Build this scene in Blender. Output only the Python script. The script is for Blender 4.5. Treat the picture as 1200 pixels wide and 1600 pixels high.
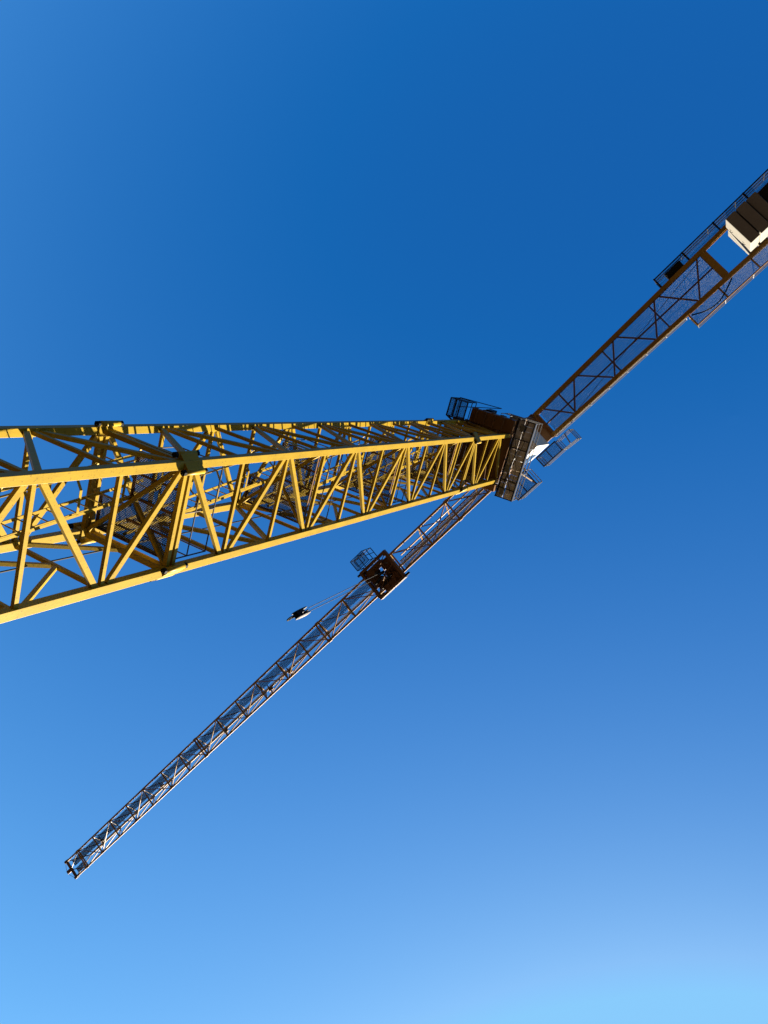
import bpy, math, random
from mathutils import Vector, Matrix
random.seed(7)
for o in list(bpy.data.objects): bpy.data.objects.remove(o)
SC = bpy.context.scene
COL = SC.collection

# ---------------------------------------------------------------- camera
EYE = 1.6
PITCH, ROLL, FPX = 1.11550196, 1.30126641, 1154.93
Fv = Vector((0, math.cos(PITCH), math.sin(PITCH)))
R0 = Vector((1, 0, 0)); U0 = R0.cross(Fv)
Rv = math.cos(ROLL)*R0 + math.sin(ROLL)*U0
Uv = -math.sin(ROLL)*R0 + math.cos(ROLL)*U0
cd = bpy.data.cameras.new('camera'); cam = bpy.data.objects.new('camera', cd); COL.objects.link(cam)
m = Matrix((Rv, Uv, -Fv)).transposed().to_4x4(); m.translation = Vector((0, 0, EYE))
cam.matrix_world = m
cd.sensor_fit = 'HORIZONTAL'; cd.sensor_width = 36.0; cd.lens = 36.0*FPX/1200.0
cd.clip_start = 0.05; cd.clip_end = 5000
SC.camera = cam
SC.render.resolution_x = 768; SC.render.resolution_y = 1024

# ---------------------------------------------------------------- sky and sun
SUN_AZ, SUN_EL = 7.0, 27.0            # azimuth from +X towards +Y
w = bpy.data.worlds.new('World'); SC.world = w; w.use_nodes = True
nt = w.node_tree; nt.nodes.clear()
out = nt.nodes.new('ShaderNodeOutputWorld'); bg = nt.nodes.new('ShaderNodeBackground')
sky = nt.nodes.new('ShaderNodeTexSky'); sky.sky_type = 'NISHITA'; sky.sun_disc = False
sky.sun_elevation = math.radians(SUN_EL); sky.sun_rotation = math.radians(90-SUN_AZ)
sky.altitude = 0; sky.air_density = 1.0; sky.dust_density = 1.0; sky.ozone_density = 3.0
# contrast and saturation of the clear sky, channel by channel (as the phone rendered it)
EXPO = 3.15; STR = 0.13
sep = nt.nodes.new('ShaderNodeSeparateColor'); com = nt.nodes.new('ShaderNodeCombineColor')
nt.links.new(sky.outputs[0], sep.inputs[0])
for k, (ga, gp, off) in enumerate(((1.90, 1.414, -0.036), (2.27, 1.36, 0.0), (1.67, 0.91, 0.0))):
    m1 = nt.nodes.new('ShaderNodeMath'); m1.operation = 'MULTIPLY'; m1.inputs[1].default_value = 0.13
    m2 = nt.nodes.new('ShaderNodeMath'); m2.operation = 'POWER'; m2.inputs[1].default_value = gp
    m3 = nt.nodes.new('ShaderNodeMath'); m3.operation = 'MULTIPLY'; m3.inputs[1].default_value = ga/STR/2**EXPO
    m5 = nt.nodes.new('ShaderNodeMath'); m5.operation = 'ADD'; m5.inputs[1].default_value = off/STR/2**EXPO; m5.use_clamp = False
    m6 = nt.nodes.new('ShaderNodeMath'); m6.operation = 'MAXIMUM'; m6.inputs[1].default_value = 0.008/STR/2**EXPO
    m4 = nt.nodes.new('ShaderNodeMath'); m4.operation = 'MINIMUM'; m4.inputs[1].default_value = (0.25, 0.6, 0.98)[k]/STR/2**EXPO
    nt.links.new(sep.outputs[k], m1.inputs[0]); nt.links.new(m1.outputs[0], m2.inputs[0]); nt.links.new(m2.outputs[0], m3.inputs[0])
    nt.links.new(m3.outputs[0], m5.inputs[0]); nt.links.new(m5.outputs[0], m6.inputs[0]); nt.links.new(m6.outputs[0], m4.inputs[0]); nt.links.new(m4.outputs[0], com.inputs[k])
nt.links.new(com.outputs[0], bg.inputs[0])
nt.links.new(bg.outputs[0], out.inputs[0]); bg.inputs[1].default_value = STR
sl = bpy.data.lights.new('sun', 'SUN'); sun = bpy.data.objects.new('sun', sl); COL.objects.link(sun)
sl.energy = 5.0; sl.angle = math.radians(0.53); sl.color = (1.0, 0.88, 0.70)
a, e = math.radians(SUN_AZ), math.radians(SUN_EL)
S = Vector((math.cos(e)*math.cos(a), math.cos(e)*math.sin(a), math.sin(e)))
sun.rotation_euler = S.to_track_quat('Z', 'Y').to_euler(); sun.location = (20, 5, 60)
vs = SC.view_settings; vs.view_transform = 'Standard'; vs.look = 'None'; vs.exposure = EXPO; vs.gamma = 1
vs.use_curve_mapping = False

# ---------------------------------------------------------------- materials
def paint(name, col, rough=0.5, wear=0.5, rust=(0.10, 0.045, 0.02), scale=1.0, metal=0.0, bump=0.15, spec=0.25, amount=0.62, streak=0.0):
    mt = bpy.data.materials.new(name); mt.use_nodes = True; t = mt.node_tree; n = t.nodes; l = t.links
    b = n['Principled BSDF']; tc = n.new('ShaderNodeTexCoord')
    n1 = n.new('ShaderNodeTexNoise'); n1.inputs['Scale'].default_value = 2.2*scale; n1.inputs['Detail'].default_value = 6
    n2 = n.new('ShaderNodeTexNoise'); n2.inputs['Scale'].default_value = 26*scale; n2.inputs['Detail'].default_value = 5
    n2.inputs['Roughness'].default_value = 0.65
    for q in (n1, n2): l.new(tc.outputs['Object'], q.inputs['Vector'])
    r1 = n.new('ShaderNodeValToRGB'); r1.color_ramp.elements[0].position = 0.3; r1.color_ramp.elements[1].position = 0.7
    c = Vector(col); d = c*(1-0.28*wear)
    r1.color_ramp.elements[0].color = (*d, 1); r1.color_ramp.elements[1].color = (*col, 1)
    l.new(n1.outputs['Fac'], r1.inputs[0])
    r2 = n.new('ShaderNodeValToRGB'); r2.color_ramp.elements[0].position = amount; r2.color_ramp.elements[1].position = amount+0.05
    r2.color_ramp.elements[0].color = (0, 0, 0, 1); r2.color_ramp.elements[1].color = (wear, wear, wear, 1)
    l.new(n2.outputs['Fac'], r2.inputs[0])
    mx = n.new('ShaderNodeMixRGB'); l.new(r2.outputs[0], mx.inputs[0]); l.new(r1.outputs[0], mx.inputs[1]); mx.inputs[2].default_value = (*rust, 1)
    res = mx.outputs[0]
    if streak:
        mp = n.new('ShaderNodeMapping'); mp.inputs['Scale'].default_value = (9, 9, 0.8); l.new(tc.outputs['Object'], mp.inputs['Vector'])
        n3 = n.new('ShaderNodeTexNoise'); n3.inputs['Scale'].default_value = 2.0; n3.inputs['Detail'].default_value = 4; l.new(mp.outputs[0], n3.inputs['Vector'])
        r3 = n.new('ShaderNodeValToRGB'); r3.color_ramp.elements[0].position = 0.42; r3.color_ramp.elements[1].position = 0.62
        r3.color_ramp.elements[0].color = (1, 1, 1, 1); r3.color_ramp.elements[1].color = (1-streak, 1-streak*1.15, 1-streak*0.9, 1)
        l.new(n3.outputs['Fac'], r3.inputs[0])
        mm = n.new('ShaderNodeMixRGB'); mm.blend_type = 'MULTIPLY'; mm.inputs[0].default_value = 1.0
        l.new(res, mm.inputs[1]); l.new(r3.outputs[0], mm.inputs[2]); res = mm.outputs[0]
    l.new(res, b.inputs['Base Color'])
    b.inputs['Roughness'].default_value = rough; b.inputs['Metallic'].default_value = metal
    b.inputs['Specular IOR Level'].default_value = spec
    bp = n.new('ShaderNodeBump'); bp.inputs['Strength'].default_value = bump; bp.inputs['Distance'].default_value = 0.01
    l.new(n2.outputs['Fac'], bp.inputs['Height']); l.new(bp.outputs[0], b.inputs['Normal'])
    return mt
M_YEL = paint('mast_yellow_paint', (0.186, 0.1215, 0.0058), 0.5, 0.65, rust=(0.040, 0.018, 0.007), spec=0.1, amount=0.61, streak=0.07)
M_ORA = paint('weathered_orange_yellow_paint', (0.1654, 0.0853, 0.0035), 0.5, 0.8, rust=(0.0259, 0.0138, 0.0069), scale=0.8)
M_BRN = paint('rusty_brown_paint', (0.0809, 0.0353, 0.0066), 0.6, 0.9, rust=(0.0173, 0.0087, 0.0046), scale=0.8)
M_GAL = paint('galvanised_steel', (0.0652, 0.0664, 0.0686), 0.45, 0.4, rust=(0.0358, 0.0340, 0.0306), metal=0.4)
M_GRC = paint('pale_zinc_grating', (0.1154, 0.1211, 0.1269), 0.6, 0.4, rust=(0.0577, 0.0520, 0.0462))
M_DCK = paint('bounce_lit_taupe_deck', (0.3381, 0.3307, 0.3307), 0.7, 0.8, rust=(0.1470, 0.1176, 0.0955), scale=1.4)  # taupe lightened to carry light bounced onto the underside
M_RAIL = paint('galvanised_rail', (0.1119, 0.1119, 0.1085), 0.4, 0.3, rust=(0.0542, 0.0508, 0.0450), metal=0.2)
M_GRT = paint('grating_steel', (0.0221, 0.0147, 0.0088), 0.6, 0.6, rust=(0.0367, 0.0184, 0.0088), metal=0.2)
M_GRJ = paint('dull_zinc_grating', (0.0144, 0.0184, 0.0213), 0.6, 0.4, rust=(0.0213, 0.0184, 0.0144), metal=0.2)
M_DRK = paint('dark_coated_steel', (0.0081, 0.0081, 0.0093), 0.5, 0.3, rust=(0.0184, 0.0110, 0.0052), spec=0.1)
M_BLK = paint('black_rubber', (0.0035, 0.0035, 0.0035), 0.6, 0.2, rust=(0.0093, 0.0093, 0.0093), spec=0.05)
M_CRM = paint('cream_enamel', (0.3675, 0.3675, 0.3528), 0.35, 0.35, rust=(0.1837, 0.1543, 0.1103))
M_FND = paint('low_bounce_concrete', (0.0456, 0.0387, 0.0318), 0.9, 0.5, rust=(0.0271, 0.0208, 0.0138))  # unseen block darkened to cut light bounced up the mast
M_CON = paint('cast_concrete', (0.1119, 0.1061, 0.0900), 0.85, 0.5, rust=(0.0721, 0.0652, 0.0525), scale=0.6, bump=0.4, amount=0.56)
M_CAB = paint('steel_wire_rope', (0.0184, 0.0184, 0.0184), 0.5, 0.2, metal=0.6)
M_GRD = paint('dark_red_bounce_earth', (0.0191, 0.0099, 0.0059), 0.95, 0.6, rust=(0.0162, 0.0081, 0.0051), scale=0.12, bump=0.6)  # unseen ground kept dark and reddish to set the bounced light
def glass():
    mt = bpy.data.materials.new('tinted_cab_glass'); mt.use_nodes = True; b = mt.node_tree.nodes['Principled BSDF']
    nz = mt.node_tree.nodes.new('ShaderNodeTexNoise'); nz.inputs['Scale'].default_value = 3
    rp = mt.node_tree.nodes.new('ShaderNodeValToRGB'); rp.color_ramp.elements[0].color = (0.03, 0.05, 0.08, 1); rp.color_ramp.elements[1].color = (0.05, 0.09, 0.14, 1)
    mt.node_tree.links.new(nz.outputs['Fac'], rp.inputs[0]); mt.node_tree.links.new(rp.outputs[0], b.inputs['Base Color'])
    b.inputs['Roughness'].default_value = 0.06; b.inputs['Specular IOR Level'].default_value = 0.9
    return mt
M_GLS = glass()

# ---------------------------------------------------------------- frames of reference
BASE = Vector((-1.41253, 9.67726, 0.0))          # foot of the mast on the ground
TH, PH = 0.586105893, math.radians(63.2)          # heading of the mast sides, heading of the jib
H5, DN, HJ = 10.0889, 1.57282, 37.2               # heights above the eye
class Fr:
    def __init__(s, ang): s.c, s.s = math.cos(ang), math.sin(ang)
    def __call__(s, x, y, h): return Vector((s.c*x - s.s*y, s.s*x + s.c*y, h+EYE))
    def d(s, x, y, z=0): return Vector((s.c*x - s.s*y, s.s*x + s.c*y, z))
MF, JF = Fr(TH), Fr(PH)
def hn(n): return H5 + DN*n

class MB:
    def __init__(s): s.v = []; s.f = []; s.smooth = []
    def hexa(s, P, smooth=False):
        b = len(s.v); s.v += [tuple(p) for p in P]
        for q in ((0, 3, 2, 1), (4, 5, 6, 7), (0, 1, 5, 4), (1, 2, 6, 5), (2, 3, 7, 6), (3, 0, 4, 7)):
            s.f.append([b+i for i in q]); s.smooth.append(smooth)
        return s
    def bar(s, p, q, a, b, up=Vector((0, 0, 1))):
        """box beam from p to q; b = size along up, a = size across"""
        d = (q-p).normalized(); sd = d.cross(up)
        if sd.length < 1e-4: sd = d.cross(Vector((1, 0, 0)))
        sd.normalize(); u = sd.cross(d).normalized()
        sd = sd*a/2; u = u*b/2
        return s.hexa([p-sd-u, p+sd-u, p+sd+u, p-sd+u, q-sd-u, q+sd-u, q+sd+u, q-sd+u])
    def box(s, F, x0, x1, y0, y1, h0, h1):
        return s.hexa([F(x0, y0, h0), F(x1, y0, h0), F(x1, y1, h0), F(x0, y1, h0), F(x0, y0, h1), F(x1, y0, h1), F(x1, y1, h1), F(x0, y1, h1)])
    def tube(s, p, q, r, k=8, cap=True):
        d = (q-p).normalized(); a = d.orthogonal().normalized(); c = d.cross(a); b = len(s.v)
        for P in (p, q):
            for i in range(k):
                t = 2*math.pi*i/k; s.v.append(tuple(P + (a*math.cos(t)+c*math.sin(t))*r))
        for i in range(k):
            j = (i+1) % k; s.f.append([b+i, b+j, b+k+j, b+k+i]); s.smooth.append(k > 6)
        if cap:
            s.f.append([b+i for i in range(k)][::-1]); s.smooth.append(False)
            s.f.append([b+k+i for i in range(k)]); s.smooth.append(False)
        return s
    def path(s, pts, r, k=6):
        for i in range(len(pts)-1): s.tube(pts[i], pts[i+1], r, k)
        return s
    def prism(s, pts, off):
        n = len(pts); b = len(s.v); s.v += [tuple(p) for p in pts] + [tuple(p+off) for p in pts]
        s.f.append([b+i for i in range(n)][::-1]); s.f.append([b+n+i for i in range(n)]); s.smooth += [False]*2
        for i in range(n):
            j = (i+1) % n; s.f.append([b+i, b+j, b+n+j, b+n+i]); s.smooth.append(False)
        return s
    def build(s, name, mat, parent=None, bevel=0):
        me = bpy.data.meshes.new(name); me.from_pydata(s.v, [], s.f); me.update()
        me.polygons.foreach_set('use_smooth', s.smooth); me.materials.append(mat)
        o = bpy.data.objects.new(name, me); COL.objects.link(o)
        if parent is not None: o.parent = parent
        if bevel:
            bv = o.modifiers.new('bevel', 'BEVEL'); bv.width = bevel; bv.segments = 2; bv.limit_method = 'ANGLE'
        return o
def empty(name, loc, label, cat, group=None):
    o = bpy.data.objects.new(name, None); COL.objects.link(o); o.location = loc; o.empty_display_size = 0.5
    o['label'] = label; o['category'] = cat
    if group: o['group'] = group
    return o
def mesh_grid(mb, P, du, dv, lu, lv, pitch, wd, th):
    """expanded-metal mesh: two sets of slanted strands clipped to the rectangle"""
    sl = 1.0
    up = Vector((0, 0, 1))
    for sg in (1, -1):
        k = -lv
        while k < lu+lv:
            # line u = k + sg' * v
            if sg == 1: u0, u1 = k, k+lv*sl; v0, v1 = 0, lv
            else: u0, u1 = k+lv*sl, k; v0, v1 = 0, lv
            def clip(u0, v0, u1, v1):
                if u0 > u1: u0, v0, u1, v1 = u1, v1, u0, v0
                if u1 <= 0 or u0 >= lu: return None
                if u0 < 0: v0 = v0+(v1-v0)*(0-u0)/(u1-u0); u0 = 0
                if u1 > lu: v1 = v0+(v1-v0)*(lu-u0)/(u1-u0); u1 = lu
                return u0, v0, u1, v1
            c = clip(u0, v0, u1, v1)
            if c and abs(c[2]-c[0]) > 0.01:
                z = Vector((0, 0, 0.0)) if sg == 1 else Vector((0, 0, th*0.6))
                mb.bar(P+du*c[0]+dv*c[1]+z, P+du*c[2]+dv*c[3]+z, wd, th, up)
            k += pitch
def bar_grid(mb, P, du, dv, lu, lv, pitch, wd, th, cross=0.12):
    """welded bar grating: bearing bars along v every pitch, tie bars along u"""
    n = max(1, int(lu/pitch))
    for i in range(n+1):
        p = P+du*(lu*i/n); mb.bar(p, p+dv*lv, wd, th)
    m_ = max(1, int(lv/cross))
    for j in range(m_+1):
        p = P+dv*(lv*j/m_)+Vector((0, 0, th*0.35)); mb.bar(p, p+du*lu, wd*0.8, th*0.35)

# ================================================================ ground
gm = MB(); b0 = 1500
gm.v = [(-b0, -b0, 0), (b0, -b0, 0), (b0, b0, 0), (-b0, b0, 0)]; gm.f = [[0, 1, 2, 3]]; gm.smooth = [False]
g = gm.build('ground', M_GRD); g['kind'] = 'structure'
fb = MB(); fb.box(lambda x, y, h: Vector((BASE.x, BASE.y, 0))+MF(x, y, h-EYE), -2.4, 2.4, -2.4, 2.4, 0.004, 0.55)
fo = fb.build('foundation_block', M_FND, None, 0.03); fo['label'] = 'square concrete foundation block under the foot of the crane mast'; fo['category'] = 'foundation'

# ================================================================ tower crane
crane = empty('tower_crane', BASE, 'tall yellow lattice tower crane with horizontal jib and counter jib against blue sky', 'crane')

# ---- mast
CH = 0.15
COR = {'A': (-1, 1), 'B': (-1, -1), 'C': (1, -1), 'D': (1, 1)}
FACES = {'BC': ('B', 'C', (0, -1)), 'AB': ('A', 'B', (-1, 0)), 'AD': ('A', 'D', (0, 1)), 'DC': ('D', 'C', (1, 0))}
ODD = {'A', 'C', 'D'}                   # corners whose nodes sit on odd levels, face by face below
NODE = {'BC': {'B': 0, 'C': 1}, 'AB': {'B': 0, 'A': 1}, 'AD': {'A': 0, 'D': 1}, 'DC': {'D': 1, 'C': 0}}
KB = {-1, 0, 5, 8, 9, 10, 11, 12}
def cpt(cn, n): x, y = COR[cn]; return MF(x, y, hn(n))
def joint_plate(n, cn):
    x, y = COR[cn]; L = 0.25; mb = MB()
    p = [(x*1.17, y*0.90), (x*1.17, y*0.96), (x*0.96, y*1.17), (x*0.90, y*1.17), (x*0.90, y*0.90)]
    if x*y > 0: p = p[::-1]
    mb.prism([MF(a, b, hn(n)-0.21) for a, b in p], Vector((0, 0, 0.42)))
    return mb
def sleeves(n, cn):
    x, y = COR[cn]; r = []
    for ax, ay in ((x*1.145, y*0.90), (x*0.90, y*1.145)):
        a = MB(); a.tube(MF(ax, ay, hn(n)-0.24), MF(ax, ay, hn(n)+0.24), 0.052, 14)
        b = MB(); b.tube(MF(ax, ay, hn(n)-0.33), MF(ax, ay, hn(n)+0.33), 0.026, 8)
        for sg in (-1, 1): b.tube(MF(ax, ay, hn(n)+sg*0.242), MF(ax, ay, hn(n)+sg*0.305), 0.056, 6)
        r.append((a, b))
    return r
def seg(p, q, t0, t1): d = (q-p).normalized(); return p+d*t0, q-d*t1
def mast_section(n0, n1, detail=True, top=None):
    mb = MB()
    for fn, (c1, c2, nrm) in FACES.items():       # the frame of four horizontals at the foot of the section
        p, q = cpt(c1, n0), cpt(c2, n0); p.z += 0.075; q.z += 0.075
        ext = 0.02 if fn in ('BC', 'AD') else -0.05
        p, q = seg(p, q, -ext, -ext); mb.bar(p, q, 0.085, 0.085 if ext > 0 else 0.08, MF.d(*nrm))
    sec = mb.build('mast_section', M_YEL, crane, 0.004)
    for cn in COR:
        joint_plate(n0, cn).build('joint_plate', M_YEL, sec, 0.004)
        for a_, b_ in sleeves(n0, cn): a_.build('bolt_sleeve', M_YEL, sec); b_.build('bolt', M_BLK, sec)
    zt = hn(n1) if top is None else top
    for cn, (x, y) in COR.items():
        MB().bar(MF(x, y, hn(n0)+0.004), MF(x, y, zt-0.004), CH, CH, MF.d(0, 1)).build('chord', M_YEL, sec, 0.005)
    hb = []; db = []
    for fn, (c1, c2, nrm) in FACES.items():
        N = MF.d(*nrm)
        for n in range(n0, n1+1):
            z = hn(n); lv = [0.0]
            if n == n0: lv = []
            if n == n1 and top is None: lv = [-0.075]
            if n == n1 and top is not None: lv = [0.0]
            for dz in lv:
                p, q = cpt(c1, n), cpt(c2, n); p.z += dz; q.z += dz
                p, q = seg(p, q, CH/2-0.002, CH/2-0.002)
                thk = 0.085 if n in (n0, n1) else 0.07
                m1 = MB().bar(p, q, thk, thk, N)
                hb.append(m1)
            if n < n1:
                lo, hi = n, n+1
                def nodept(cn, lvl, towards):
                    # start a little off the level so that braces do not run into the horizontals
                    P = cpt(cn, lvl); P.z += 0.09*(1 if towards > 0 else -1); return P
                if fn == 'DC' and hi in KB:
                    mid = (cpt('D', hi)+cpt('C', hi))/2; mid.z -= 0.05
                    for cn, yy in (('D', 1), ('C', -1)):
                        p = nodept(cn, lo, 1); q = mid+MF.d(0, 0.05*yy)
                        p, q = seg(p, q, CH/2, 0)
                        db.append(MB().bar(p, q, 0.075, 0.065, N))
                else:
                    nod = NODE[fn]
                    pl = c1 if nod[c1] == lo % 2 else c2
                    ph = c2 if pl == c1 else c1
                    p = nodept(pl, lo, 1); q = nodept(ph, hi, -1)
                    p, q = seg(p, q, CH/2+0.01, CH/2+0.01)
                    db.append(MB().bar(p, q, 0.098, 0.075, N))
    if detail:
        for b in hb: b.build('horizontal_brace', M_YEL, sec)
        for b in db: b.build('diagonal_brace', M_YEL, sec)
    else:
        for lst, nm in ((hb, 'horizontal_brace'), (db, 'diagonal_brace')):
            o = MB()
            for b in lst:
                k = len(o.v); o.v += b.v; o.f += [[i+k for i in f] for f in b.f]; o.smooth += b.smooth
            ob = o.build(nm, M_YEL, sec); ob['kind'] = 'stuff'
    return sec
TOPH = hn(13)-0.1
mast_section(-7, -3, False)
mast_section(-3, 0) if False else None
mast_section(-3, 0)
mast_section(0, 10)
mast_section(10, 13, True, TOPH)
ft = MB()
for cn, (x, y) in COR.items(): ft.box(MF, x-0.17, x+0.17, y-0.17, y+0.17, 0.55-EYE, hn(-7)-0.16)
ft.build('foot', M_YEL, crane, 0.01)

# ---- rest platforms with rails, inclined caged ladders
def rest_platform(n):
    z = hn(n)+0.10
    mb = MB()
    X, Y, ED = MF.d(1, 0), MF.d(0, 1), 0.86
    mesh_grid(mb, MF(-ED, -ED, z), X, Y, 2*ED, ED+0.16, 0.044, 0.0125, 0.009)
    mesh_grid(mb, MF(0.2, 0.16, z), X, Y, ED-0.2, ED-0.16, 0.044, 0.0125, 0.009)
    pf = mb.build('rest_platform', M_GRT, crane)
    fr = MB(); t = 0.05
    for (x0, y0, x1, y1) in ((-ED, -ED, ED, -ED), (ED, -ED, ED, ED), (ED, ED, 0.2, ED), (0.2, ED, 0.2, 0.16), (0.2, 0.16, -ED, 0.16), (-ED, 0.16, -ED, -ED)):
        fr.bar(MF(x0, y0, z-0.035), MF(x1, y1, z-0.035), 0.012, t+0.03)
    for xx in (-0.45, 0.0, 0.45): fr.bar(MF(xx, -ED, z-0.03), MF(xx, 0.16, z-0.03), 0.04, 0.035)
    fr.bar(MF(0.2, 0.5, z-0.03), MF(ED, 0.5, z-0.03), 0.04, 0.035)
    fr.build('platform_frame', M_BRN, pf)
    tb = MB()
    for (x0, y0, x1, y1) in ((-0.9, -0.885, 0.9, -0.885), (0.885, -0.87, 0.885, 0.87), (-0.885, -0.87, -0.885, 0.2)):
        tb.bar(MF(x0, y0, z+0.075), MF(x1, y1, z+0.075), 0.008, 0.15)
    tb.build('toe_board', M_YEL, pf)
    bm = MB(); bm.bar(MF(-0.93, -0.93, z-0.14), MF(0.93, 0.93, z-0.14), 0.07, 0.09)
    bm.bar(MF(0.93, -0.93, z-0.13), MF(0.05, -0.05, z-0.13), 0.05, 0.06)
    bm.build('bearer', M_YEL, pf)
    gr = MB()
    e = 0.88
    for hh in (0.52, 1.05):
        P = [MF(-e, 0.2, z+hh), MF(-e, -e, z+hh), MF(e, -e, z+hh), MF(e, e, z+hh)]
        gr.path(P, 0.013)
    for (x, y) in ((-e, 0.2), (-e, -e), (0, -e), (e, -e), (e, 0), (e, e)): gr.tube(MF(x, y, z), MF(x, y, z+1.06), 0.014, 6)
    gr.build('guard_rail', M_GRT, pf)
    return pf
for n in (-3, 0, 3, 6, 9): rest_platform(n)
def ladder(n):
    # from platform n (foot) up to platform n+3
    def xs(t): return 0.06-0.25*(t-3)        # t = levels above the foot platform
    t0, t1 = 0.08, 3.55
    mb = MB()
    P = lambda dx, y, t: MF(xs(t)+dx, y, hn(n+t))
    for y in (0.24, 0.66): mb.bar(P(0, y, t0), P(0, y, t1), 0.022, 0.055, MF.d(1, 0))
    k = t0+0.12
    while k < t1-0.05:
        mb.tube(P(0, 0.24, k), P(0, 0.66, k), 0.012, 6); k += 0.28/DN
    lad = mb.build('ladder', M_YEL, crane)
    hp = [(0, 0.24), (-0.10, 0.12), (-0.55, 0.12), (-0.72, 0.27), (-0.72, 0.63), (-0.55, 0.78), (-0.10, 0.78), (0, 0.66)]
    hp = [(0.02, 0.24), (-0.06, 0.10), (-0.50, 0.10), (-0.70, 0.25), (-0.70, 0.65), (-0.50, 0.80), (-0.06, 0.80), (0.02, 0.66)]
    cg = MB()
    for t in (1.0, 1.62, 2.24, 2.86, 3.45):
        pts = [P(a, b, t) for a, b in hp]
        for i in range(len(pts)-1): cg.bar(pts[i], pts[i+1], 0.008, 0.055)
    for (a, b, U) in ((-0.06, 0.10, (0, 1)), (-0.70, 0.25, (1, 0)), (-0.50, 0.80, (0, 1))):
        cg.bar(P(a, b, 0.95), P(a, b, 3.45), 0.055, 0.008, MF.d(*U))
    cg.build('safety_cage', M_YEL, lad)
for n in (-3, 0, 3, 6): ladder(n)
pc = MB(); pc.path([MF(1.02, 0.22, -1.0), MF(1.02, 0.22, 10), MF(1.03, 0.23, 20), MF(1.02, 0.22, 29.8)], 0.016)
pc.build('power_cable', M_BLK, crane)

# ---- slewing frame at the head of the mast
sf = MB(); Z0, Z1 = 29.75, 30.45
sf.box(MF, -1.68, -1.12, -1.14, 0.78, Z0+.25, Z1)
for yy in (-.9, -.5, -.1, .3, .65): sf.box(MF, -1.73, -1.683, yy-.02, yy+.02, Z0+.27, Z1-.02)
for yy in (-.7, -.3, .1, .5): sf.box(MF, -1.66, -1.14, yy-.015, yy+.015, Z0+.12, Z0+.248)
sf.box(MF, 1.12, 1.42, -1.14, 1.14, Z0+.25, Z1)
sf.box(MF, -1.12, 1.12, 1.12, 1.40, Z0, Z1)
sf.box(MF, -1.10, 1.10, -1.10, 1.10, 30.47, 30.53)
for yy in (-0.45, 0.45): sf.box(MF, -1.10, 1.10, yy-0.05, yy+0.05, 30.12, 30.46)
sfo = sf.build('slewing_frame', M_BRN, crane, 0.01)
sk = MB()
for (x0, x1, y0, y1) in ((-0.92, 0.92, 1.0, 1.03), (0.99, 1.02, -0.92, 0.92)):
    sk.box(MF, x0, x1, y0, y1, 27.9, 29.7)
for s_ in (-0.5, 0.15, 0.7): sk.bar(MF(s_, 0.99, 28.0), MF(s_, 0.99, 29.7), 0.06, 0.05, MF.d(0, 1))
sk.build('skirt_plate', M_BRN, sfo)
tt = MB(); tt.tube(MF(0, 0, 30.55), MF(0, 0, 31.0), 1.02, 40); tt.tube(MF(0, 0, 31.0), MF(0, 0, 31.14), 1.16, 48); tt.tube(MF(0, 0, 31.14), MF(0, 0, 31.6), 0.98, 40)
tto = tt.build('turntable', M_DRK, crane, 0)
for k in range(28):
    t = 2*math.pi*k/28; b_ = MB(); b_.tube(MF(1.09*math.cos(t), 1.09*math.sin(t), 30.93), MF(1.09*math.cos(t), 1.09*math.sin(t), 30.998), .028, 6)
    b_.build('ring_bolt', M_GAL, tto)
for i, (a_, b_, c_, m_) in enumerate(((-1.5, -.9, .22, M_GAL), (-1.45, -.2, .16, M_DRK), (-1.5, .35, .2, M_DRK), (1.3, -.7, .2, M_GAL))):
    q = MB(); q.box(MF, a_-c_, a_+c_, b_-c_*.8, b_+c_*.8, 31.1, 31.1+2.6*c_); q.box(MF, a_-c_*1.1, a_+c_*1.1, b_-c_*.9, b_+c_*.9, 31.1+2.6*c_, 31.13+2.6*c_); q.build('junction_box', m_, tto, .008)
hsx = MB()
for k in range(4):
    y_ = -.75+.12*k
    hsx.path([MF(-1.5+.05*k, y_, 31.2), MF(-1.35, y_+.1, 31.7+.1*k), MF(-1.0, y_+.2, 32.3), MF(-.6, y_+.3, 33.0+.1*k), MF(-.4, y_+.3, 34.5)], .022)
hsx.build('cable_bundle', M_BLK, tto)
for i in range(2):
    s_ = (-1, 1)[i]
    mo = MB(); mo.tube(MF(0.2*s_, 1.3*s_, 30.75), MF(0.2*s_, 1.3*s_, 31.7), 0.17, 18); mo.tube(MF(0.2*s_, 1.3*s_, 31.7), MF(0.2*s_, 1.3*s_, 31.95), 0.12, 14)
    mo.build('slewing_motor', M_GAL, tto)

# ---- side walkway fixed to the slewing frame
def rails(mb, F, pts, z, hts=(0.5, 1.1), r=0.02, post=None, closed=False):
    P = pts+[pts[0]] if closed else pts
    for hh in hts: mb.path([F(x, y, z+hh) for x, y in P], r)
    for i in range(len(P)-1):
        (x0, y0), (x1, y1) = P[i], P[i+1]; L = math.hypot(x1-x0, y1-y0); k = max(1, int(round(L/(post or 1.2))))
        for j in range(k+1):
            mb.tube(F(x0+(x1-x0)*j/k, y0+(y1-y0)*j/k, z), F(x0+(x1-x0)*j/k, y0+(y1-y0)*j/k, z+hts[-1]), r, 6)
wz = 30.5
wk = MB(); pass
wk = MB()
x = -1.76
while x < 1.60:
    wk.box(MF, x, x+0.200, -1.90, -1.50, wz, wz+0.03); wk.box(MF, x, x+0.200, -1.455, -1.18, wz, wz+0.03); x += 0.2115
wko = wk.build('walkway', M_DCK, crane)
wf = MB()
for y in (-1.90, -1.18): wf.bar(MF(-1.78, y, wz-0.05), MF(1.64, y, wz-0.05), 0.05, 0.12)
wf.bar(MF(-1.76, -1.60, wz-0.03), MF(1.62, -1.30, wz-0.03), 0.025, 0.04)
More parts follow.
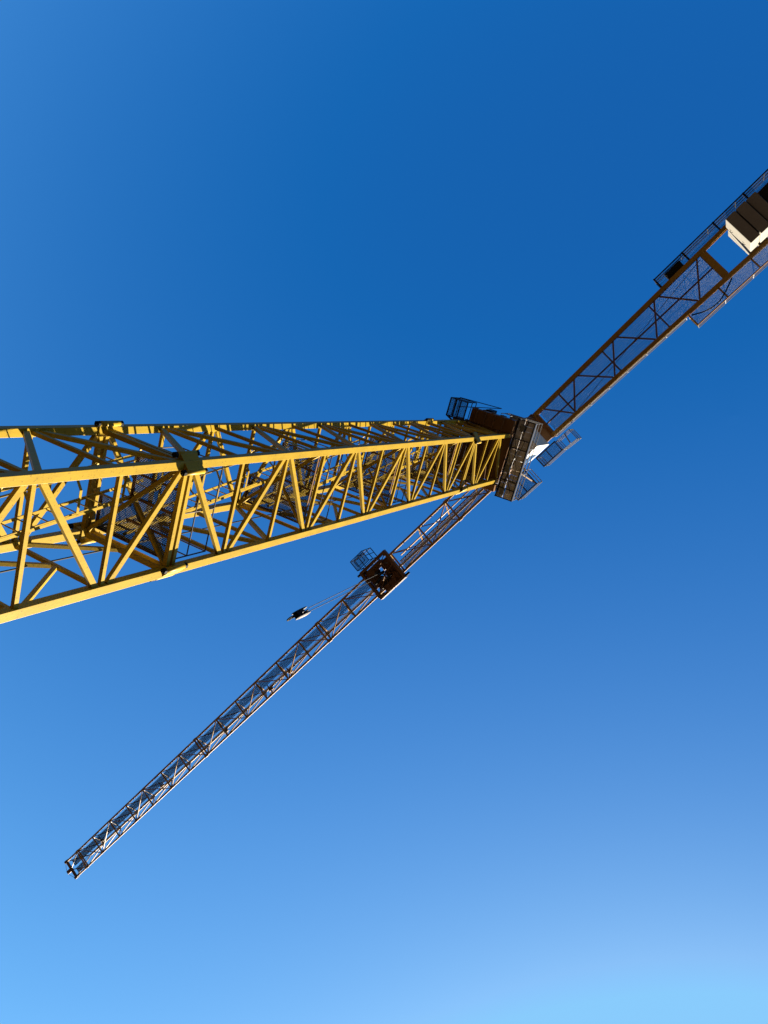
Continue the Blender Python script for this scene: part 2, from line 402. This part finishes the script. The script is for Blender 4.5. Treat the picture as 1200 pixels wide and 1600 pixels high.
for x in (-1.76, -0.95, -0.55, 0.85, 1.2, 1.62): wf.bar(MF(x, -1.92, wz-0.06), MF(x, -1.14, wz-0.06), 0.035, 0.06)
wf.build('walkway_frame', M_DRK, wko)
cn = MB()
cn.bar(MF(-0.4, -1.22, wz-.16), MF(1.1, -1.62, wz-.16), .045, .045); cn.build('lit_diagonal_bar', M_RAIL, wko)  # pale bar paints the lit diagonal line under the deck
cn = MB(); cn.path([MF(-1.5, -1.3, wz-.1), MF(-.9, -1.7, wz-.15), MF(-.2, -1.6, wz-.13), MF(.6, -1.45, wz-.2), MF(1.3, -1.75, wz-.1)], .011)
cn.path([MF(-1.1, -1.25, wz-.1), MF(-.6, -1.4, wz-.19), MF(.3, -1.72, wz-.15), MF(.9, -1.7, wz-.1)], .009); cn.build('hose', M_BLK, wko)
for (x_, y_) in ((-1.45, -1.45), (.35, -1.35), (1.35, -1.4)):
    lb = MB(); lb.box(MF, x_-.14, x_+.14, y_-.09, y_+.09, wz-.2, wz-.004); lb.build('junction_box', M_GAL, wko, .008)
wr = MB(); rails(wr, MF, [(-1.76, -1.18), (-1.76, -1.90), (1.62, -1.90), (1.62, -1.18)], wz, (0.6, 1.15), 0.019, 1.2)
wr.path([MF(-1.76, -1.18, wz+1.15), MF(-1.76, -0.35, wz+1.15)], 0.019); wr.path([MF(-1.76, -1.18, wz+.6), MF(-1.76, -0.35, wz+.6)], 0.019)
for yy in (-.75, -.35): wr.tube(MF(-1.76, yy, wz), MF(-1.76, yy, wz+1.15), .019, 6)
wr.build('guard_rail', M_RAIL, wko)
wt = MB(); wt.bar(MF(-1.76, -1.92, wz+0.09), MF(1.62, -1.92, wz+0.09), 0.008, 0.16); wt.build('toe_board', M_GAL, wko)

# ---- climbing balcony hung outside the mast corner
bz = 29.35
bc = MB(); mesh_grid(bc, MF(-1.86, 0.82, bz), MF.d(1, 0), MF.d(0, 1), 0.72, 0.72, 0.035, 0.007, 0.008)
bco = bc.build('balcony', M_GRJ, crane)
bf = MB()
for (x0, y0, x1, y1) in ((-1.88, 0.80, -1.12, 0.80), (-1.12, 0.80, -1.12, 1.56), (-1.12, 1.56, -1.88, 1.56), (-1.88, 1.56, -1.88, 0.80), (-1.88, 1.1, -1.12, 1.1), (-1.88, 1.3, -1.12, 1.3)):
    bf.bar(MF(x0, y0, bz-0.03), MF(x1, y1, bz-0.03), 0.045, 0.06)
bf.bar(MF(-1.12, 1.5, bz-0.05), MF(-0.9, 1.05, bz-0.05), 0.06, 0.08)
bf.build('balcony_frame', M_DRK, bco)
br = MB(); rails(br, MF, [(-1.12, 0.80), (-1.88, 0.80), (-1.88, 1.56), (-1.12, 1.56)], bz, (0.55, 1.1), 0.018, 0.8)
br.bar(MF(-1.9, 1.58, bz+1.1), MF(-1.9, -0.1, bz+1.9), 0.03, 0.05); br.bar(MF(-1.5, 1.58, bz+1.1), MF(-1.9, -0.1, bz+1.9), 0.03, 0.03)
br.build('guard_rail', M_DRK, bco)
up = MB(); up.box(MF, -1.80, -1.45, -1.30, -0.62, 31.0, 31.06); up.build('deck_plate', M_GAL, crane, 0.005)

# ---- turret between turntable and jib
tr = MB()
tr.box(JF, -0.95, 0.95, -0.72, 0.72, 31.6, 32.2)
for (x, y) in ((0.12, 0.62), (1.05, 0.62), (0.12, -0.62), (1.05, -0.62)): tr.bar(JF(x, y, 32.2), JF(x, y, 37.5), 0.18, 0.18, JF.d(0, 1))
tr.bar(JF(-1.35, 0.62, 37.3), JF(-0.8, 0.62, 32.2), 0.16, 0.16, JF.d(0, 1)); tr.bar(JF(0.12, 0.62, 32.3), JF(1.05, 0.62, 37.2), 0.08, 0.08, JF.d(0, 1))
tr.bar(JF(0.12, -0.62, 32.3), JF(1.05, -0.62, 37.2), 0.08, 0.08, JF.d(0, 1)); tr.box(JF, -1.45, 1.2, -0.8, 0.8, 37.0, 37.12)
tr.box(JF, 0.15, 1.0, -0.5, 0.5, 33.2, 34.6)
tr.build('turret', M_BRN, crane, 0.01)

# ---- operator cab
cb = MB(); prof = [(-1.30, 33.6), (-0.10, 33.6), (0.12, 34.3), (0.12, 35.6), (-0.05, 36.0), (-1.30, 36.0)]
cb.prism([JF(x, -1.08, h) for x, h in prof], JF.d(0, 1.26))
cbo = cb.build('operator_cab', M_CRM, crane, 0.05)
gw = MB(); gw.prism([JF(x, -1.095, h) for x, h in ((-0.62, 34.4), (-0.18, 34.4), (0.0, 34.9), (0.0, 35.6), (-0.62, 35.6))], JF.d(0, 0.02))
gw.build('side_window', M_GLS, cbo)
gw = MB(); gw.box(JF, 0.115, 0.135, -0.9, 0.0, 34.4, 35.5); gw.build('front_window', M_GLS, cbo)

def platform(x0, x1, y0, y1, z, open_sides, name='side_platform', hts=(0.55, 1.1), mat=M_GRJ, bars=3):
    mb = MB(); bar_grid(mb, JF(x0, y0, z), JF.d(1, 0), JF.d(0, 1), x1-x0, y1-y0, 0.035, 0.010, 0.025, 0.09)
    o = mb.build(name, mat, crane)
    f = MB()
    for y in (y0, y1): f.bar(JF(x0-0.03, y, z-0.04), JF(x1+0.03, y, z-0.04), 0.06, 0.09)
    for i in range(bars): x = x0+(x1-x0)*i/(bars-1); f.bar(JF(x, y0, z-0.07), JF(x, y1, z-0.07), 0.05, 0.06)
    f.build('platform_frame', M_DRK, o)
    r = MB(); rails(r, JF, open_sides, z, hts, 0.02, 1.0); r.build('guard_rail', M_RAIL, o)
    return o
platform(0.22, 1.42, -2.18, -1.34, 35.0, [(0.22, -1.34), (0.22, -2.18), (1.42, -2.18), (1.42, -1.34)], bars=3)
platform(-1.42, -0.22, -1.62, -1.06, 36.8, [(-1.42, -1.62), (-0.22, -1.62), (-0.22, -1.06)], bars=3)
bk = MB(); rails(bk, JF, [(-2.35, -1.12), (-2.35, -1.72), (-1.50, -1.66), (-1.50, -1.12)], 36.6, (0.05, 0.55, 1.1), 0.02, 0.8, True)
bk.bar(JF(-2.05, -1.1, 36.7), JF(-1.95, -1.65, 36.7), 0.05, 0.1); bk.build('access_basket', M_RAIL, crane)
gal = MB()
gal.bar(JF(0.2, -1.36, 35.0), JF(0.2, -0.7, 35.0), 0.08, 0.1); gal.bar(JF(1.4, -1.36, 35.0), JF(1.0, -0.6, 35.0), 0.08, 0.1)
gal.bar(JF(0.25, -2.1, 34.95), JF(0.3, -0.7, 33.4), 0.05, 0.05); gal.build('platform_bracket', M_ORA, crane)

# ---- jib
XN = [1.0, 3.0, 5.13, 7.29, 9.6, 11.8, 13.92, 16.2, 18.15, 20.43, 22.64, 24.84, 27.01, 29.35, 31.52, 33.81, 36.21, 38.47, 40.80, 43.27, 45.4, 47.2]
def hw(x): return 0.60+0.0018*x            # half distance between the bottom chords
HB, HT = HJ+0.06, HJ+1.95
def W(x): return 0.115
jm = MB()
for x in (16.45, 29.60, 45.62):           # paired end frames where jib sections meet
    jm.bar(JF(x, -hw(x)+.05, HB), JF(x, hw(x)-.05, HB), 0.07, 0.08)
for x in (5.1, 16.3, 29.5, 45.5):
    for s_ in (-1, 1): jm.box(JF, x-0.12, x+0.12, s_*hw(x)-0.085, s_*hw(x)+0.085, HB-0.085, HB+0.085)
for s_ in (-1, 1): jm.bar(JF(0.6, s_*hw(0.6), HB), JF(47.15, s_*hw(47.15), HB), W(0), 0.12)
jib = jm.build('jib', M_ORA, crane)
c = MB(); c.bar(JF(1.2, 0, HT), JF(46.4, 0, HT-0.5), 0.13, 0.13); c.build('top_chord', M_ORA, jib, 0.006)
def ht(x): return HT-0.5*(x-1.2)/45.2
for i, x in enumerate(XN[:-1]):
    MB().bar(JF(x, -hw(x)+.055, HB), JF(x, hw(x)-.055, HB), 0.075, 0.075).build('crossbar', M_ORA, jib)
    x2 = XN[i+1]
    s0 = 1 if (i % 2 == 0) else -1          # i even: left corner node
    if i < len(XN)-2:
        MB().bar(JF(x+.1, s0*(hw(x)-.06), HB), JF(x2-.1, -s0*(hw(x2)-.06), HB), 0.045, 0.045).build('bottom_diagonal', M_ORA, jib)
        xm = (x+x2)/2
        for s_ in (-1, 1):
            l = MB(); l.bar(JF(x+.06, s_*(hw(x)-.03), HB+.05), JF(xm-.05, s_*.05, ht(xm)-.06), 0.05, 0.05)
            l.build('lacing', M_ORA, jib)
            l = MB(); l.bar(JF(x2-.06, s_*(hw(x2)-.03), HB+.05), JF(xm+.05, s_*.05, ht(xm)-.06), 0.05, 0.05)
            l.build('lacing', M_ORA, jib)
        gp = MB(); gp.bar(JF(xm-.16, 0, ht(xm)-.10), JF(xm+.16, 0, ht(xm)-.10), 0.2, 0.014); gp.build('gusset', M_ORA, jib)
# ties from chord to chord under the roof of the truss
for i in range(3, len(XN)-2):
    x = XN[i]; z = HB+0.75
    MB().bar(JF(x+.5, hw(x)*0.60, z), JF(x+.5, -hw(x)*0.62, z), 0.035, 0.035).build('cable_hanger', M_RAIL, jib)
wa = MB(); bar_grid(wa, JF(1.3, -0.53, HB+0.12), JF.d(1, 0), JF.d(0, 1), 8.2, 0.46, 0.030, 0.013, 0.010, 0.10)
wao = wa.build('jib_walkway', M_GRC, jib)
wa = MB(); bar_grid(wa, JF(11.9, 0.02, HB+0.12), JF.d(1, 0), JF.d(0, 1), 34.9, 0.46, 0.042, 0.022, 0.010, 0.10)
wa.build('jib_walkway', M_GRJ, jib)
wa = MB(); bar_grid(wa, JF(45.7, -0.55, HB+0.12), JF.d(1, 0), JF.d(0, 1), 1.2, 0.4, 0.042, 0.022, 0.010, 0.10)
wa.build('jib_walkway', M_GRJ, jib)
ww = MB()
ww.bar(JF(1.3, -0.05, HB+0.1), JF(9.5, -0.05, HB+0.1), 0.06, 0.07); ww.bar(JF(1.3, -0.54, HB+0.1), JF(9.5, -0.54, HB+0.1), 0.03, 0.05)
ww.build('walkway_edge', M_BRN, jib)
hr = MB()
hr.tube(JF(1.3, 0.25, HB+0.5), JF(9.4, 0.25, HB+0.5), 0.036, 10)
hr.build('handrail', M_ORA, jib)
sc = MB()
for (y, z, r) in ((-0.06, 0.45, 0.011), (-0.14, 0.45, 0.011), (-0.22, 0.6, 0.011), (-0.02, 0.9, 0.009)):
    sc.tube(JF(1.2, y, HB+z), JF(46.8, y, HB+z), r, 6)
sc.build('trolley_cable', M_CAB, jib)
# small cable rollers
for x, y in ((20.3, -0.33), (34.9, -0.02), (43.1, 0.05), (22.3, -0.3), (27.3, -.3)):
    sh = MB(); sh.tube(JF(x, y-0.05, HB+0.42), JF(x, y+0.05, HB+0.42), 0.16, 16)
    sh.bar(JF(x-.22, y+.08, HB+.42), JF(x+.22, y+.08, HB+.42), 0.02, 0.14); sh.bar(JF(x-.22, y-.08, HB+.42), JF(x+.22, y-.08, HB+.42), 0.02, 0.14)
    sh.bar(JF(x, y-.35, HB+.34), JF(x, y+.35, HB+.34), 0.05, 0.05)
    sh.build('cable_roller', M_BRN, jib)
# head of the jib
hd = MB(); xe = 47.2; hwe = hw(xe)
hd.bar(JF(xe, -hwe-0.06, HB), JF(xe, hwe+0.06, HB), 0.12, 0.16)
for s_ in (-1, 1): hd.box(JF, xe-0.13, xe+0.13, s_*hwe-0.1, s_*hwe+0.1, HB-0.12, HB+0.12)
for s_ in (-1, 1):
    hd.bar(JF(xe-0.05, s_*0.05, HB), JF(45.7, s_*(hwe-0.06), HB), 0.05, 0.05)
    hd.bar(JF(xe, s_*hwe, HB), JF(46.4, 0, ht(46.4)), 0.06, 0.06)
hd.box(JF, xe, xe+0.32, -0.13, 0.13, HB-0.14, HB+0.14); hd.tube(JF(xe+0.42, -0.12, HB), JF(xe+0.42, 0.12, HB), 0.15, 16)
pts = [JF(xe+0.1+0.5*math.sin(math.pi*i/12), 0.72-1.44*i/12, HB) for i in range(13)]
hd.path(pts, 0.014); hd.build('jib_head', M_BRN, jib)
st = MB()
for s_ in (-1, 1): st.box(JF, 46.85, 47.0, s_*hw(47)-0.05, s_*hw(47)+0.05, HB-0.13, HB-0.062)
st.build('end_stop', M_DRK, jib)

# ---- counter jib
XE = -19.0
def cy(x): return 0.68+(-x-2.5)*0.0155 if x < -2.5 else 0.68
BH = 0.34
cm = MB()
cm.bar(JF(-1.5, -cy(-1.5)+.09, HJ+.17), JF(-1.5, cy(-1.5)-.09, HJ+.17), 0.26, 0.30)
cj = cm.build('counter_jib', M_BRN, crane)
for s_ in (-1, 1):
    b = MB(); P = lambda x, dz: JF(x, s_*cy(x), HJ+dz)
    for (x0, x1) in ((-1.35, XE),):
        b.bar(P(x0, 0.012), P(x1, 0.012), 0.19, 0.024); b.bar(P(x0, BH), P(x1, BH), 0.19, 0.024); b.bar(P(x0, BH/2+.006), P(x1, BH/2+.006), 0.016, BH-.03)
    b.build('side_beam', M_ORA, cj)
for x, t in ((-11.85, 0.30), (-16.0, 0.3), (-18.9, 0.2)):
    b = MB(); y = cy(x)-0.10
    b.bar(JF(x, -y, HJ+0.03), JF(x, y, HJ+0.03), t, 0.02); b.bar(JF(x, -y, HJ+BH-.03), JF(x, y, HJ+BH-.03), t, 0.02); b.bar(JF(x, -y, HJ+BH/2), JF(x, y, HJ+BH/2), 0.02, BH-.09)
    b.build('crossbeam', M_ORA, cj)
Ls = [-1.9, -4.2, -6.7, -9.2, -11.65]; Rs = [-3.0, -5.5, -8.0, -10.4]
zb = HJ+0.07
for i in range(4):
    for xl in (Ls[i], Ls[i+1]):
        dx = 0.12 if xl == Ls[i+1] else -0.12
        MB().bar(JF(xl+dx, cy(xl)-.09, zb), JF(Rs[i]-dx*.4, -cy(Rs[i])+.09, zb+.0), 0.075, 0.07).build('floor_brace', M_BRN, cj)
for x in (-3.05, -5.9, -8.75): MB().bar(JF(x, -cy(x)+.09, zb+.08), JF(x, cy(x)-.09, zb+.08), 0.07, 0.07).build('crossbar', M_BRN, cj)
cr = MB(); cr.bar(JF(-1.6, -0.05, HJ+.25), JF(-11.7, -0.05, HJ+.25), 0.07, 0.07); cr.build('centre_beam', M_BRN, cj)
cf = MB(); bar_grid(cf, JF(-11.7, -0.70, HJ+0.37), JF.d(1, 0), JF.d(0, 1), 10.0, 1.40, 0.022, 0.0075, 0.015, 0.11)
cf.build('walkway_grating', M_GRC, cj)
cw = MB(); cw.tube(JF(-2.9, -0.62, HJ+.30), JF(-11.6, 0.62, HJ+.30), 0.014, 6); cw.build('stay_cable', M_RAIL, cj)
# right handrail and side boards catching the sun
for s_, xa, xb, yo in ((-1, -1.5, -9.5, 0.13), (1, -1.5, -9.5, 0.02)):
    r = MB()
    ya = s_*(cy(xa)+yo); yb = s_*(cy(xb)+yo)
    for hh in (0.3, 0.72): r.tube(JF(xa, ya, HJ+hh), JF(xb, yb, HJ+hh), 0.02, 6)
    k = 7
    for j in range(k+1):
        t = j/k; x = xa+(xb-xa)*t; y = ya+(yb-ya)*t; r.tube(JF(x, y, HJ+.1), JF(x, y, HJ+.73), 0.02, 6)
    r.build('handrail', M_RAIL, cj)
tb = MB(); tb.bar(JF(-1.6, -cy(-1.6)-.10, HJ+.30), JF(-9.5, -cy(-9.5)-.10, HJ+.30), 0.01, 0.16); tb.build('toe_board', M_RAIL, cj)
# side galleries beside the ballast
for s_, x0, x1 in ((1, -9.7, XE+.3), (-1, -9.65, XE+.3)):
    gmb = MB(); yi = cy(x0)+0.13; wdt = 0.50 if s_ > 0 else 0.58
    pth = JF(x1, s_*yi if s_ > 0 else -(yi+wdt), HJ+0.25)
    bar_grid(gmb, pth, JF.d(1, 0), JF.d(0, 1), x0-x1, wdt, 0.022, 0.0075, 0.015, 0.11)
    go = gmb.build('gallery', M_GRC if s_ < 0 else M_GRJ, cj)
    # dark materials on the left paint its shade; pale ones on the right
    f = MB(); yo = s_*(yi+wdt)
    f.bar(JF(x0, yo, HJ+.22), JF(x1, yo, HJ+.22), 0.05, 0.08)
    for x in (x0, -11.3, -13.0, -14.6, -16.5): f.bar(JF(x, s_*(yi-.04), HJ+.18), JF(x, yo+s_*.03, HJ+.18), 0.07, 0.09)
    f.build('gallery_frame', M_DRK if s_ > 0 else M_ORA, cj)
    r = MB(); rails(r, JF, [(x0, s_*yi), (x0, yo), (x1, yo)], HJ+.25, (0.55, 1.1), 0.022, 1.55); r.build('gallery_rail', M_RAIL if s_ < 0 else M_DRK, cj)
ec = MB(); ec.box(JF, -11.0, -10.15, cy(-10)+0.16, cy(-10)+0.5, HJ+.30, HJ+.95); ec.build('control_box', M_DRK, cj, 0.01)
lp = MB(); pts = [JF(-9.75-2.2*t, -0.98-0.5*math.sin(math.pi*t)*(1-0.3*t), HJ+.15-0.22*math.sin(math.pi*t)) for t in [i/14 for i in range(15)]]
lp.path(pts, 0.03, 8); lp.build('looped_cable', M_BLK, cj)
bfm = MB(); bfm.box(JF, -17.2, -14.62, -0.62, 0.55, 35.3, 37.6); 
for yy in (-.66, .59): bfm.box(JF, -17.2, -14.62, yy-.02, yy+.02, 35.2, 35.4)
bfm.build('shaded_ballast_frame', M_DRK, cj, .01)  # solid dark box stands in for the shade beyond the slabs
# ================================================================ ballast blocks hanging in the counter jib
names = ['concrete ballast slab nearest the mast, with its broad pale face in full sun', 'concrete ballast slab in the middle of the row, between the other two',
         'concrete ballast slab at the photo edge, outermost from the mast']
for i in range(3):
    x1 = -13.04-i*0.50; x0 = x1-0.45
    base = BASE+JF((x0+x1)/2, -0.07, 34.7)
    o = empty('counterweight', base, names[i], 'counterweight', 'concrete ballast slabs in the counter jib')
    F = lambda x, y, h: JF(x, y, h)+BASE-base
    zb0 = 34.7+(0.0, 0.0, 0.12, 0.3)[i]
    b = MB(); b.box(F, x0, x1, -0.80, 0.66, zb0, 36.25); b.build('lower_slab', M_CON, o, 0.03)
    b = MB(); b.box(F, x0, x1-0.07, -0.76, 0.62, 36.30, 37.95); b.build('upper_slab', M_CON, o, 0.03)
    b = MB(); b.box(F, x0+.12, x1-.14, -0.62, 0.48, 36.25, 36.30)
    for yy in (-.5, .35): b.box(F, x0+.15, x1-.2, yy, yy+.1, 37.95, 38.1)
    b.build('lifting_bar', M_DRK, o)
    for yy in (-.45, .3):
        e_ = MB(); e_.path([F(x1+.0, yy-.06, 35.9), F(x1+.05, yy-.04, 35.82), F(x1+.05, yy+.04, 35.82), F(x1+.0, yy+.06, 35.9)], .012); e_.build('lifting_eye', M_DRK, o)

# ================================================================ trolley under the jib
TX = 10.68; tb0 = BASE+JF(TX, 0.05, HJ-0.35)
trl = empty('trolley', tb0, 'rusty brown hoisting trolley with a small basket riding under the jib', 'trolley')
F = lambda x, y, h: JF(x+TX, y, h+HJ)+BASE-tb0
def D(x, y): return JF.d(x, y)
f = MB()
for y in (0.92, -0.90): f.bar(F(-1.05, y, -.22), F(1.05, y, -.22), 0.16, 0.26)
for x in (-1.0, 1.0): f.bar(F(x, -.84, -.25), F(x, .86, -.25), 0.16, 0.22)
f.bar(F(-.45, -.82, -.28), F(-.45, .84, -.28), 0.06, 0.10); f.bar(F(-.98, .1, -.33), F(.98, -.35, -.33), 0.05, 0.06); f.bar(F(-.9, .8, -.31), F(.5, .15, -.31), 0.04, 0.05)
f.bar(F(-.3, -.1, -.36), F(.9, -.7, -.36), 0.04, 0.04)
f.build('trolley_frame', M_BRN, trl, 0.008)
p = MB(); p.box(F, -.92, -.42, -.80, .55, -.16, -.13); p.box(F, .30, .9, -.35, .8, -.18, -.15); p.box(F, -.35, .5, -.80, -.52, -.2, -.17); p.box(F, -.35, .28, .62, .8, -.2, -.17)
p.box(F, -.92, .9, .42, .62, -.12, -.09); p.box(F, -.42, -.1, -.45, .1, -.11, -.08); p.box(F, .05, .32, .15, .45, -.11, -.08); p.box(F, .0, .32, -.5, -.25, -.11, -.08); p.box(F, -.4, .35, -.52, -.38, -.14, -.1)
p.build('trolley_plate', M_BRN, trl)
mo = MB(); mo.tube(F(-.15, -.45, -.05), F(.55, -.45, -.05), .16, 16); mo.tube(F(.55, -.45, -.05), F(.72, -.45, -.05), .12, 16); mo.build('travel_motor', M_DRK, trl)
dr = MB(); dr.tube(F(-.30, .15, .02), F(-.30, .75, .02), .17, 18); dr.tube(F(.38, -.2, .0), F(.38, .5, .0), .10, 14); dr.build('rope_drum', M_BRN, trl)
lt = MB()
for (a_, b_, c_, d_) in ((-.7, .3, -.35, .6), (.1, -.62, .5, -.4), (-.1, -.2, .25, .1), (.45, .2, .85, .35), (-.8, -.5, -.5, -.3)): lt.bar(F(a_, b_, -.2), F(c_, d_, -.1), .05, .03)
lt.build('lit_bar', M_RAIL, trl)  # pale bars paint the sunlit bits of the trolley
for k in range(6):
    x_ = -.8+.31*k; hb_ = MB(); hb_.bar(F(x_, -.8+.1*(k % 3), -.24), F(x_+.25*(-1)**k, .3+.1*k*(-1)**k*.5, -.2), .035, .05); hb_.build('stiffener', M_BRN, trl)
hs_ = MB(); hs_.path([F(-.8, -.3, -.2), F(-.2, .05, -.4), F(.3, .1, -.42), F(.85, .4, -.2)], .018); hs_.path([F(-.6, -.7, -.2), F(0, -.3, -.38), F(.6, -.35, -.25)], .015); hs_.build('hose', M_BLK, trl)
for (x, y) in ((-.05, .12), (.22, -.05), (-.3, -.3), (.12, .32), (.55, -.1)):
    s_ = MB(); s_.tube(F(x, y-.05, -.30), F(x, y+.05, -.30), 0.2, 18); s_.tube(F(x, y-.09, -.30), F(x, y+.09, -.30), 0.05, 10); s_.build('sheave', M_DRK, trl)
for x in (-.85, .85):
    for y in (.80, -.78): s_ = MB(); s_.tube(F(x, y-.06, -.08), F(x, y+.06, -.08), 0.13, 16); s_.build('wheel', M_DRK, trl)
lm = MB(); lm.bar(F(-.05, -.98, -.12), F(-1.05, -.98, -.12), 0.02, .14); lm.bar(F(.05, -.98, -.12), F(1.05, -.98, -.12), 0.02, .14); lm.build('guide_rail', M_RAIL, trl)
bu = MB(); bu.box(F, 1.08, 1.3, .84, .96, -.3, -.16); bu.box(F, -1.35, -1.08, -.96, -.84, -.3, -.16); bu.build('buffer', M_BLK, trl)
bs = MB(); mesh_grid(bs, F(-.25, 1.06, -.95), D(1, 0), D(0, 1), 0.95, 0.62, 0.05, 0.008, 0.01)
bso = bs.build('maintenance_basket', M_GRJ, trl)
bf = MB()
x0, x1, y0, y1 = -.27, .72, 1.04, 1.70
for z in (-.95, -.45, .15):
    for (a, b) in (((x0, y0), (x1, y0)), ((x1, y0), (x1, y1)), ((x1, y1), (x0, y1)), ((x0, y1), (x0, y0))): bf.bar(F(*a, z), F(*b, z), 0.035, 0.035)
for (x, y) in ((x0, y0), (x1, y0), (x1, y1), (x0, y1), ((x0+x1)/2, y1), (x0, (y0+y1)/2)): bf.bar(F(x, y, -.95), F(x, y, .15), 0.035, 0.035)
bf.bar(F(x0+.2, y0+.15, -.97), F(x1-.2, y0+.15, -.97), .03, .03); bf.bar(F(x0+.2, y1-.15, -.97), F(x1-.2, y1-.15, -.97), .03, .03); bf.bar(F(x0+.2, y0+.15, -.97), F(x0+.2, y1-.15, -.97), .03, .03); bf.bar(F(x1-.2, y0+.15, -.97), F(x1-.2, y1-.15, -.97), .03, .03)
bf.build('basket_frame', M_DRK, bso)

# ================================================================ hook block and its rope
HX, HY = TX+0.55, 0.12
hz1 = 29.5
hb0 = BASE+JF(HX, HY, hz1-1.6)
hk = empty('hook_block', hb0, 'small dark hook block with a painted sunlit side strip hanging below the trolley', 'hook block')
F = lambda x, y, h: JF(x+HX, y+HY, h+hz1)+BASE-hb0
for y, mt in ((-.15, M_DRK), (.15, M_DRK)):
    c = MB(); c.prism([F(x, y-.02, z) for x, z in ((-.15, -.05), (-.18, -.5), (-.14, -.95), (-.07, -1.15), (.07, -1.15), (.14, -.95), (.18, -.5), (.15, -.05), (.08, .05), (-.08, .05))], JF.d(0, .04)); c.build('cheek_plate', mt, hk, 0.004)
for x in (-.06, .06):
    s_ = MB(); s_.tube(F(x*1.4, -.03+x, -.32), F(x*1.4, .03+x, -.32), .17, 20); s_.build('sheave', M_DRK, hk)
c = MB(); c.prism([F(x, -.185, z) for x, z in ((-.05, -.15), (-.08, -.9), (.03, -1.0), (.09, -.3))], JF.d(0, .012)); c.build("lit_side_strip", M_BRN, hk, .004)  # thin plate whose colour stands in for the sunlit edge of the block
s_ = MB(); s_.box(F, -.13, .13, -.12, .12, -1.0, -.62); s_.tube(F(0, 0, -1.35), F(0, 0, -.95), .06, 12); s_.build('swivel', M_BLK, hk)
pts = [F(0, 0, -1.3)]+[F(.0+.15*math.cos(t)-.0, 0, -1.52+.15*math.sin(t)) for t in [math.pi*(0.5-1.5*i/12) for i in range(13)]]
s_ = MB()
for i in range(len(pts)-1): s_.tube(pts[i], pts[i+1], .05-.025*i/len(pts), 10)
s_.build('hook', M_BLK, hk)
ra = BASE+JF(HX, HY, hz1)
rp = MB()
for x, tx in ((-.30, -.42), (.30, .30)):
    rp.tube(JF(x, 0, -EYE-.22), JF(tx-.3, 0, HJ-EYE-hz1-.4), .017, 6)
ro = rp.build('hoist_rope', M_CAB); ro.location = ra
ro['label'] = 'two thin steel rope falls running from the trolley down to the hook'; ro['category'] = 'rope'
